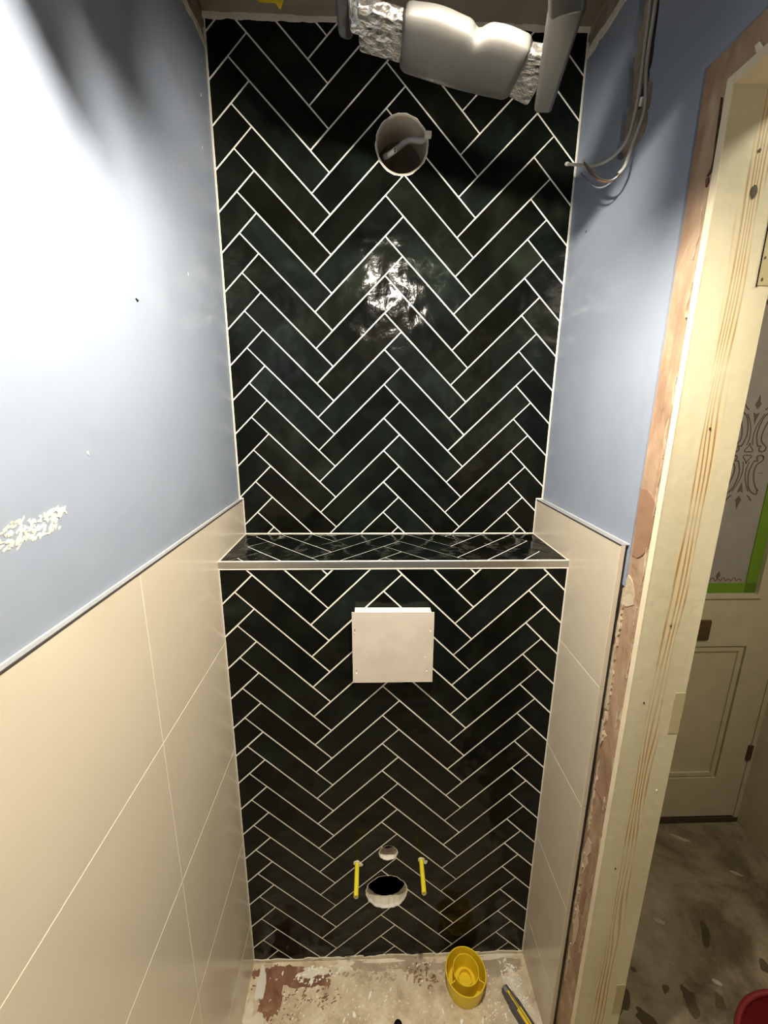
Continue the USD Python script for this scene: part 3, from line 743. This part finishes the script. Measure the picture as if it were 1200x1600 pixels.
for x, z in ((0.0035, 0.0), (0.0775, -0.012)):
    put('stud', lathe([(0.0, 0.0005), (0.0018, 0.0002), (0.0024, -0.0012), (0.0, -0.0012)][::-1], 14, 'y', (x, -0.0262, z)), COVER, ap, smooth=40)
for x, z in slots:
    put('slot_burr', bx(x - 0.0013, x + 0.0013, -0.0272, -0.0258, z - 0.0065, z - 0.0045), FOAM, ap)

# ------------------------------------------------------------------ yellow sleeves on the two fixing rods
for i, (x, z) in enumerate(rods):
    s = holder('fixing_rod', (x, YB, z))
    tag(s, 'yellow plastic sleeve on the fixing rod left of the drain hole' if i == 0 else 'yellow plastic sleeve on the fixing rod right of the drain hole', 'rod', 'fixing rods beside the drain hole')
    e = np.array([(-0.0005, -0.0830, -0.0015), (-0.0030, -0.0840, -0.001)][i])
    put('sleeve', tube([np.array((0, 0.03, 0)) * (1 - t) + e * t for t in (0, 0.2, 0.5, 0.8, 1)], 0.0063, 16), YELLOWROD, s, smooth=50)
    put('threaded_rod', tube([e * 0.99, e * 1.03], 0.0040, 12), STEEL, s, smooth=50)
    put('washer', tube([(0, 0.004, 0), (0, -0.002, 0)], 0.0076, 14), CREAM, s, smooth=50)

# ------------------------------------------------------------------ yellow drain cap standing on the floor
c = np.array([0.2120, -0.2920, 0.0])
cap = holder('drain_cap', c)
tag(cap, 'yellow plastic drain cap like a round cup standing on the floor', 'cap')
put('outer_cup', lathe([(0.0, 0.0), (0.0475, 0.0), (0.0500, 0.002), (0.0570, 0.058), (0.0570, 0.060), (0.0545, 0.060), (0.0540, 0.058), (0.0480, 0.012), (0.0465, 0.010), (0.0, 0.010), (0.0, 0.0)][::-1], 56), YELLOW, cap, smooth=35)
put('inner_cup', lathe([(0.0, 0.004), (0.0330, 0.004), (0.0350, 0.012), (0.0375, 0.064), (0.0365, 0.066), (0.0345, 0.066), (0.0338, 0.064), (0.0300, 0.026), (0.0285, 0.024), (0.0, 0.024), (0.0, 0.004)][::-1], 48), YELLOW, cap, smooth=35)
put('inner_ring', lathe([(0.0165, 0.022), (0.0205, 0.022), (0.0200, 0.036), (0.0170, 0.036), (0.0165, 0.022)][::-1], 40), YELLOW, cap, smooth=35)
for k, a_ in enumerate((-155, -25)):
    d = np.array((math.cos(math.radians(a_)), math.sin(math.radians(a_)), 0))
    n_ = np.array((-d[1], d[0], 0))
    put('fin', hull_pts([d * r + n_ * w + (0, 0, z) for r, z in ((0.034, 0.012), (0.050, 0.012), (0.036, 0.052), (0.0545, 0.050)) for w in (-0.0008, 0.0008)], 0.0006, 6), YELLOW, cap)

# ------------------------------------------------------------------ utility knife
k0, k1 = at(787, 1541, 'z', 0.014), at(850, 1640, 'z', 0.014)
kd = (k1 - k0) / np.linalg.norm(k1 - k0)
ks = np.array((-kd[1], kd[0], 0))           # towards the camera's right
kn = holder('utility_knife', (k0[0], k0[1], 0))
tag(kn, 'grey and yellow retractable utility knife lying on the floor beside the yellow cap', 'knife')


def kp(l, s, z):
    return kd * l + ks * s + np.array((0, 0, z))


def kbox(l0, l1, s0, s1, z0, z1, r, taper=1.0):
    pts = []
    for l, t in ((l0 + r, taper), (l1 - r, 1.0)):
        for s in (s0, s1):
            for z in (z0 + r, z1 - r):
                pts.append(kp(l, s * t, z))
    return hull_pts(pts, r, 10)


put('body', cat_(kbox(0.0, 0.05, -0.0105, 0.0105, 0.0, 0.019, 0.004, 0.55), kbox(0.035, 0.165, -0.0115, 0.0115, 0.0, 0.020, 0.004)), GREYSHELL, kn, smooth=40)
put('yellow_inlay', cat_(kbox(0.014, 0.06, -0.0015, 0.0035, 0.014, 0.0212, 0.0012, 0.7), kbox(0.055, 0.155, -0.0055, 0.0055, 0.014, 0.0218, 0.0015)), YELLOW, kn, smooth=40)
put('slide_slot', kbox(0.022, 0.110, 0.0004, 0.0014, 0.018, 0.0226, 0.0003), GREYSHELL, kn)
put('blade_holder', cat_(kbox(0.0, 0.016, -0.005, 0.003, 0.006, 0.0192, 0.002), kbox(0.02, 0.15, 0.0100, 0.0125, 0.004, 0.0185, 0.001)), STEEL, kn, smooth=40)

# ------------------------------------------------------------------ red tub in the hall
tz = 0.10
a, b = at(1165, 1553, 'z', tz), at(1105, 1602, 'z', tz)
tc = np.array((1.005, -0.565, 0.0))
R_ = np.hypot(*(a[:2] - tc[:2]))
tub = holder('red_tub', tc)
tag(tub, 'dark red glossy plastic tub on the hall floor, mostly out of the picture', 'tub')
put('shell', lathe([(0.0, 0.0), (R_ * 0.80, 0.0), (R_ * 0.82, 0.004), (R_ - 0.006, tz - 0.006), (R_ - 0.012, tz - 0.006), (R_ * 0.79, 0.008), (0.0, 0.008), (0.0, 0.0)][::-1], 64), RED, tub, smooth=35)
put('rim', trimesh.creation.torus(R_ - 0.008, 0.007, major_sections=64, minor_sections=10).apply_translation((0, 0, tz - 0.004)), RED, tub, smooth=True)

# ------------------------------------------------------------------ cable in the vent hole
vc = [(0.0700, 0.006, 2.2160), (0.0560, 0.004, 2.2060), (0.0360, 0.012, 2.2120), (0.0120, 0.030, 2.2085), (-0.0130, 0.040, 2.1960), (-0.0230, 0.030, 2.1860), (-0.0160, 0.010, 2.1800), (-0.0030, -0.012, 2.1780)]
cb = holder('vent_cable', (0.0, 0.0, 0.0))
tag(cb, 'short grey twin cable curling inside the round vent hole of the tiled wall', 'cable')
put('sheath', tube(spline(vc[:7], 40), 0.0062, 12), GREYCABLE, cb, smooth=60)
put('cut_end', tube(spline(vc[5:], 10), 0.0054, 12), COPPER, cb, smooth=60)
for dz in (-0.0022, 0.0022):
    put('wire', tube([(-0.0034, -0.0116, 2.178 + dz), (-0.0024, -0.0134, 2.178 + dz)], 0.0013, 8), DARK, cb)
put('clip', rbox(0.0640, 0.0800, -0.010, 0.004, 2.2080, 2.2200, 0.002, 8), CREAM, cb)

# ------------------------------------------------------------------ cables hanging out of the chase


def run(px, rad, n=50):
    return tube(spline([at(x, y, 'x', v) for x, y, v in px], n), rad, 12)


cb = holder('wall_cable')
tag(cb, 'grey cable out of the wall chase, its cut end pointing at the tiled wall', 'cable')
put('sheath', run([(1022, -60, XB_R - 0.001), (1012, 40, XB_R - 0.001), (1003, 110, XB_R), (995, 165, XB_R - 0.001), (988, 195, 0.419), (978, 222, 0.412), (962, 241, 0.402), (942, 254, 0.393), (918, 259, 0.385), (900, 257.5, 0.378), (887, 256.5, 0.371)], 0.0030), GREYCABLE, cb, smooth=60)
put('cut_end', run([(888, 256.5, 0.3715), (886.5, 256, 0.3705), (885, 256, 0.370)], 0.0038, 6), COPPER, cb, smooth=60)
cb = holder('wall_cable')
tag(cb, 'grey cable out of the wall chase, split into bare brown and blue wires', 'cable')
put('sheath', run([(1028, -60, XB_R - 0.001), (1019, 40, XB_R - 0.001), (1010, 110, XB_R), (1009, 150, XB_R), (1005, 180, XB_R - 0.002), (996, 205, 0.416), (987, 230, 0.411), (981, 247, 0.404), (974, 263, 0.395), (967, 271, 0.389)], 0.0030), GREYCABLE, cb, smooth=60)
put('brown_wire', run([(972, 266, 0.393), (966, 274, 0.389), (958, 281, 0.384), (945, 284, 0.376), (932, 279, 0.369), (921, 268, 0.363), (914, 256, 0.360), (911, 251, 0.359)], 0.0018), BROWNWIRE, cb, smooth=60)
put('bare_wire', run([(970, 267, 0.392), (958, 280, 0.383), (945, 281, 0.374), (932, 273, 0.367), (920, 262, 0.362), (913, 253, 0.360)], 0.0013), STEEL, cb, smooth=60)
put('blue_wire', run([(972, 267, 0.393), (960, 280, 0.386), (946, 291, 0.379), (934, 293, 0.373), (923, 286, 0.369), (914, 278, 0.366), (908, 271, 0.365)], 0.0015), BLUEWIRE, cb, smooth=60)
put('wire_tip', run([(913, 254, 0.3597), (911, 250, 0.359)], 0.0020, 4), COPPER, cb)
cb = holder('wall_cable')
tag(cb, 'dark grey cable lying deep along the wall chase', 'cable')
put('sheath', run([(1030, -60, XB_R + 0.006), (1024, 20, XB_R + 0.006), (1016, 90, XB_R + 0.007), (1004, 150, XB_R + 0.008), (1000, 170, XB_R + 0.009)], 0.0035), GREYSHELL, cb, smooth=60)
put('cut_end', run([(1003, 152, XB_R + 0.003), (1001, 166, XB_R + 0.004)], 0.0030, 4), COPPER, cb, smooth=60)

# ------------------------------------------------------------------ yellow bit in the ceiling
a = at(425, 2, 'z', ZC - 0.010)
yt = holder('plastic_clip', (a[0], a[1], ZC))
tag(yt, 'small yellow plastic clip under the ceiling at the top edge', 'clip')
put('band', rbox(-0.030, 0.020, -0.050, 0.004, -0.012, 0.0, 0.004, 10), YELLOW, yt, smooth=40)
put('tip', hull_pts([(0.006, 0.002, -0.006), (0.020, 0.002, -0.006), (0.014, 0.010, -0.012)], 0.003, 8), YELLOW, yt, smooth=40)

# ------------------------------------------------------------------ work light: lamp head just above the picture, its stand reaching into it
LC = np.array([0.030, -0.67, 2.062])
wk = holder('work_light')
tag(wk, 'grey work light hanging at the top edge, its bar wrapped in crumpled foil', 'lamp')
put('lamp_head', lathe([(0.0, 0.075), (0.03, 0.075), (0.068, 0.030), (0.075, 0.0), (0.071, 0.0), (0.064, 0.026), (0.0, 0.045), (0.0, 0.075)][::-1], 48, 'z', LC), GREYSHELL, wk, smooth=35)
GLOW = usdkit.material(stage, '/World/Looks/lamp_glow', {'e': ('emission', {'color': LAMP_COLOR, 'strength': LAMP_POWER})}, [], surface='e.emission') and '/World/Looks/lamp_glow'
th = np.linspace(0, math.pi / 2, 10)
put('diffuser', lathe([(0.021 * math.sin(t), -0.006 - 0.026 * math.cos(t)) for t in th] + [(0.0, -0.006)], 40, 'z', LC), GLOW, wk, smooth=40)
put('lamp_socket', lathe([(0.0, -0.007), (0.024, -0.007), (0.026, 0.03), (0.0, 0.03), (0.0, -0.007)][::-1], 32, 'z', LC), GREYSHELL, wk, smooth=40)
put('clamp_screw', tube([(-0.045, -0.672, 2.080), (-0.076, -0.657, 2.056), (-0.081, -0.641, 2.0345), (-0.081, -0.6305, 2.0270), (-0.081, -0.6216, 2.0145)], (0.014, 0.014, 0.012, 0.010, 0.005), 12), GREYSHELL, wk, smooth=50)
put('barn_door', rbox(0.085, 0.088, -0.745, -0.607, 2.017, 2.085, 0.0012, 8), GREYSHELL, wk, smooth=40)
put('barn_door', rbox(-0.0330, -0.0305, -0.660, -0.607, 2.0375, 2.080, 0.0010, 8), GREYSHELL, wk, smooth=40)
put('hanging_cord', tube([(LC[0], LC[1], LC[2] + 0.07), (LC[0], LC[1], ZC + 0.004)], 0.004, 10), GREYSHELL, wk, smooth=60)
put('ceiling_hook', tube([(LC[0], LC[1], ZC - 0.03), (LC[0], LC[1], ZC + 0.002)], 0.010, 10), STEEL, wk, smooth=60)


def obox(p0, p1, up, h0, h1, t, r):
    """A rounded bar from p0 to p1, heights h0 and h1 across along up, t thick."""
    p0, p1 = np.asarray(p0), np.asarray(p1)
    d = (p1 - p0) / np.linalg.norm(p1 - p0)
    u = up - d * (up @ d)
    u /= np.linalg.norm(u)
    n_ = np.cross(d, u)
    return hull_pts([p + u * s * (h / 2 - r) + n_ * q_ * (t / 2 - r) for p, h in ((p0, h0), (p1, h1)) for s in (-1, 1) for q_ in (-1, 1)], r, 12)


YBAR = -0.42
B0, B1 = at(560, 35, 'y', YBAR), at(846, 126, 'y', YBAR + 0.005)
view = (B0 + B1) / 2 - CP
view /= np.linalg.norm(view)
bd = (B1 - B0) / np.linalg.norm(B1 - B0)
upv = np.cross(view, bd)
upv = np.array((0.0, -0.993, -0.12))           # across the flat bar, towards the lamp
g0, g1 = at(629, 58, 'y', YBAR), at(812, 110, 'y', YBAR)
left_top = at(556, -130, 'y', YBAR - 0.13)
put('foil_wrap', obox(at(565, 40, 'y', YBAR), g0 + bd * 0.004, upv, 0.086, 0.086, 0.015, 0.004), FOIL, wk, smooth=50)
put('foil_wrap', obox(at(562, 38, 'y', YBAR), at(556, -190, 'y', YBAR - 0.11), bd, 0.026, 0.030, 0.024, 0.007), FOIL, wk, smooth=50)
put('foil_wrap', obox(g1 - bd * 0.030, at(843, 122, 'y', YBAR), upv, 0.086, 0.110, 0.015, 0.004), FOIL, wk, smooth=50)
put('stand_arm', obox(at(543, 35, 'y', YBAR + 0.02), at(533, -170, 'y', YBAR - 0.10), bd, 0.022, 0.026, 0.04, 0.008), GREYPLASTIC, wk, smooth=50)
put('stand_arm', obox(at(853, 148, 'y', YBAR + 0.01), at(888, -5, 'y', -0.515), bd, 0.026, 0.042, 0.050, 0.006), GREYPLASTIC, wk, smooth=50)
put('stand_arm', obox(at(888, -5, 'y', -0.515), LC + (0.078, 0.0, 0.02), np.array((1.0, 0, 0)), 0.042, 0.042, 0.045, 0.006), GREYPLASTIC, wk, smooth=50)
put('stand_arm', obox(at(556, -185, 'y', YBAR - 0.11), LC + (-0.078, 0.0, 0.02), np.array((1.0, 0, 0)), 0.032, 0.036, 0.04, 0.006), GREYPLASTIC, wk, smooth=50)
# grip: lofted, with finger hollows along its upper side
gd = (g1 - g0) / np.linalg.norm(g1 - g0)
gu = upv - gd * (upv @ gd)
gu /= np.linalg.norm(gu)
gn = np.cross(gd, gu)
L_ = np.linalg.norm(g1 - g0)
vs, fs, NS, NR = [], [], 41, 24
for i in range(NS):
    t = i / (NS - 1)
    top = 0.060 + 0.003 * math.cos(2 * math.pi * (t - 0.26) / 0.52) - 0.014 * math.exp(-((t - 0.58) / 0.05) ** 2)
    bot = 0.062 + 0.006 * math.sin(math.pi * t)
    e = min(1.0, (min(t, 1 - t) / 0.05)) ** 0.5 * 0.12 + 0.88
    for k in range(NR):
        a_ = 2 * math.pi * k / NR
        cu, cn = math.cos(a_), math.sin(a_)
        hu = (top if cu > 0 else bot) * e
        vs.append(g0 + gd * L_ * t + gu * hu * math.copysign(abs(cu) ** 0.45, cu) + gn * 0.011 * e * math.copysign(abs(cn) ** 0.45, cn))
for i in range(NS - 1):
    for k in range(NR):
        k2 = (k + 1) % NR
        fs += [(i * NR + k, i * NR + k2, (i + 1) * NR + k2), (i * NR + k, (i + 1) * NR + k2, (i + 1) * NR + k)]
vs += [g0, g1]
for k in range(NR):
    k2 = (k + 1) % NR
    fs += [(len(vs) - 2, k2, k), (len(vs) - 1, (NS - 1) * NR + k, (NS - 1) * NR + k2)]
put('grip', trimesh.Trimesh(vs, fs, process=False), GRIP, wk, smooth=50)
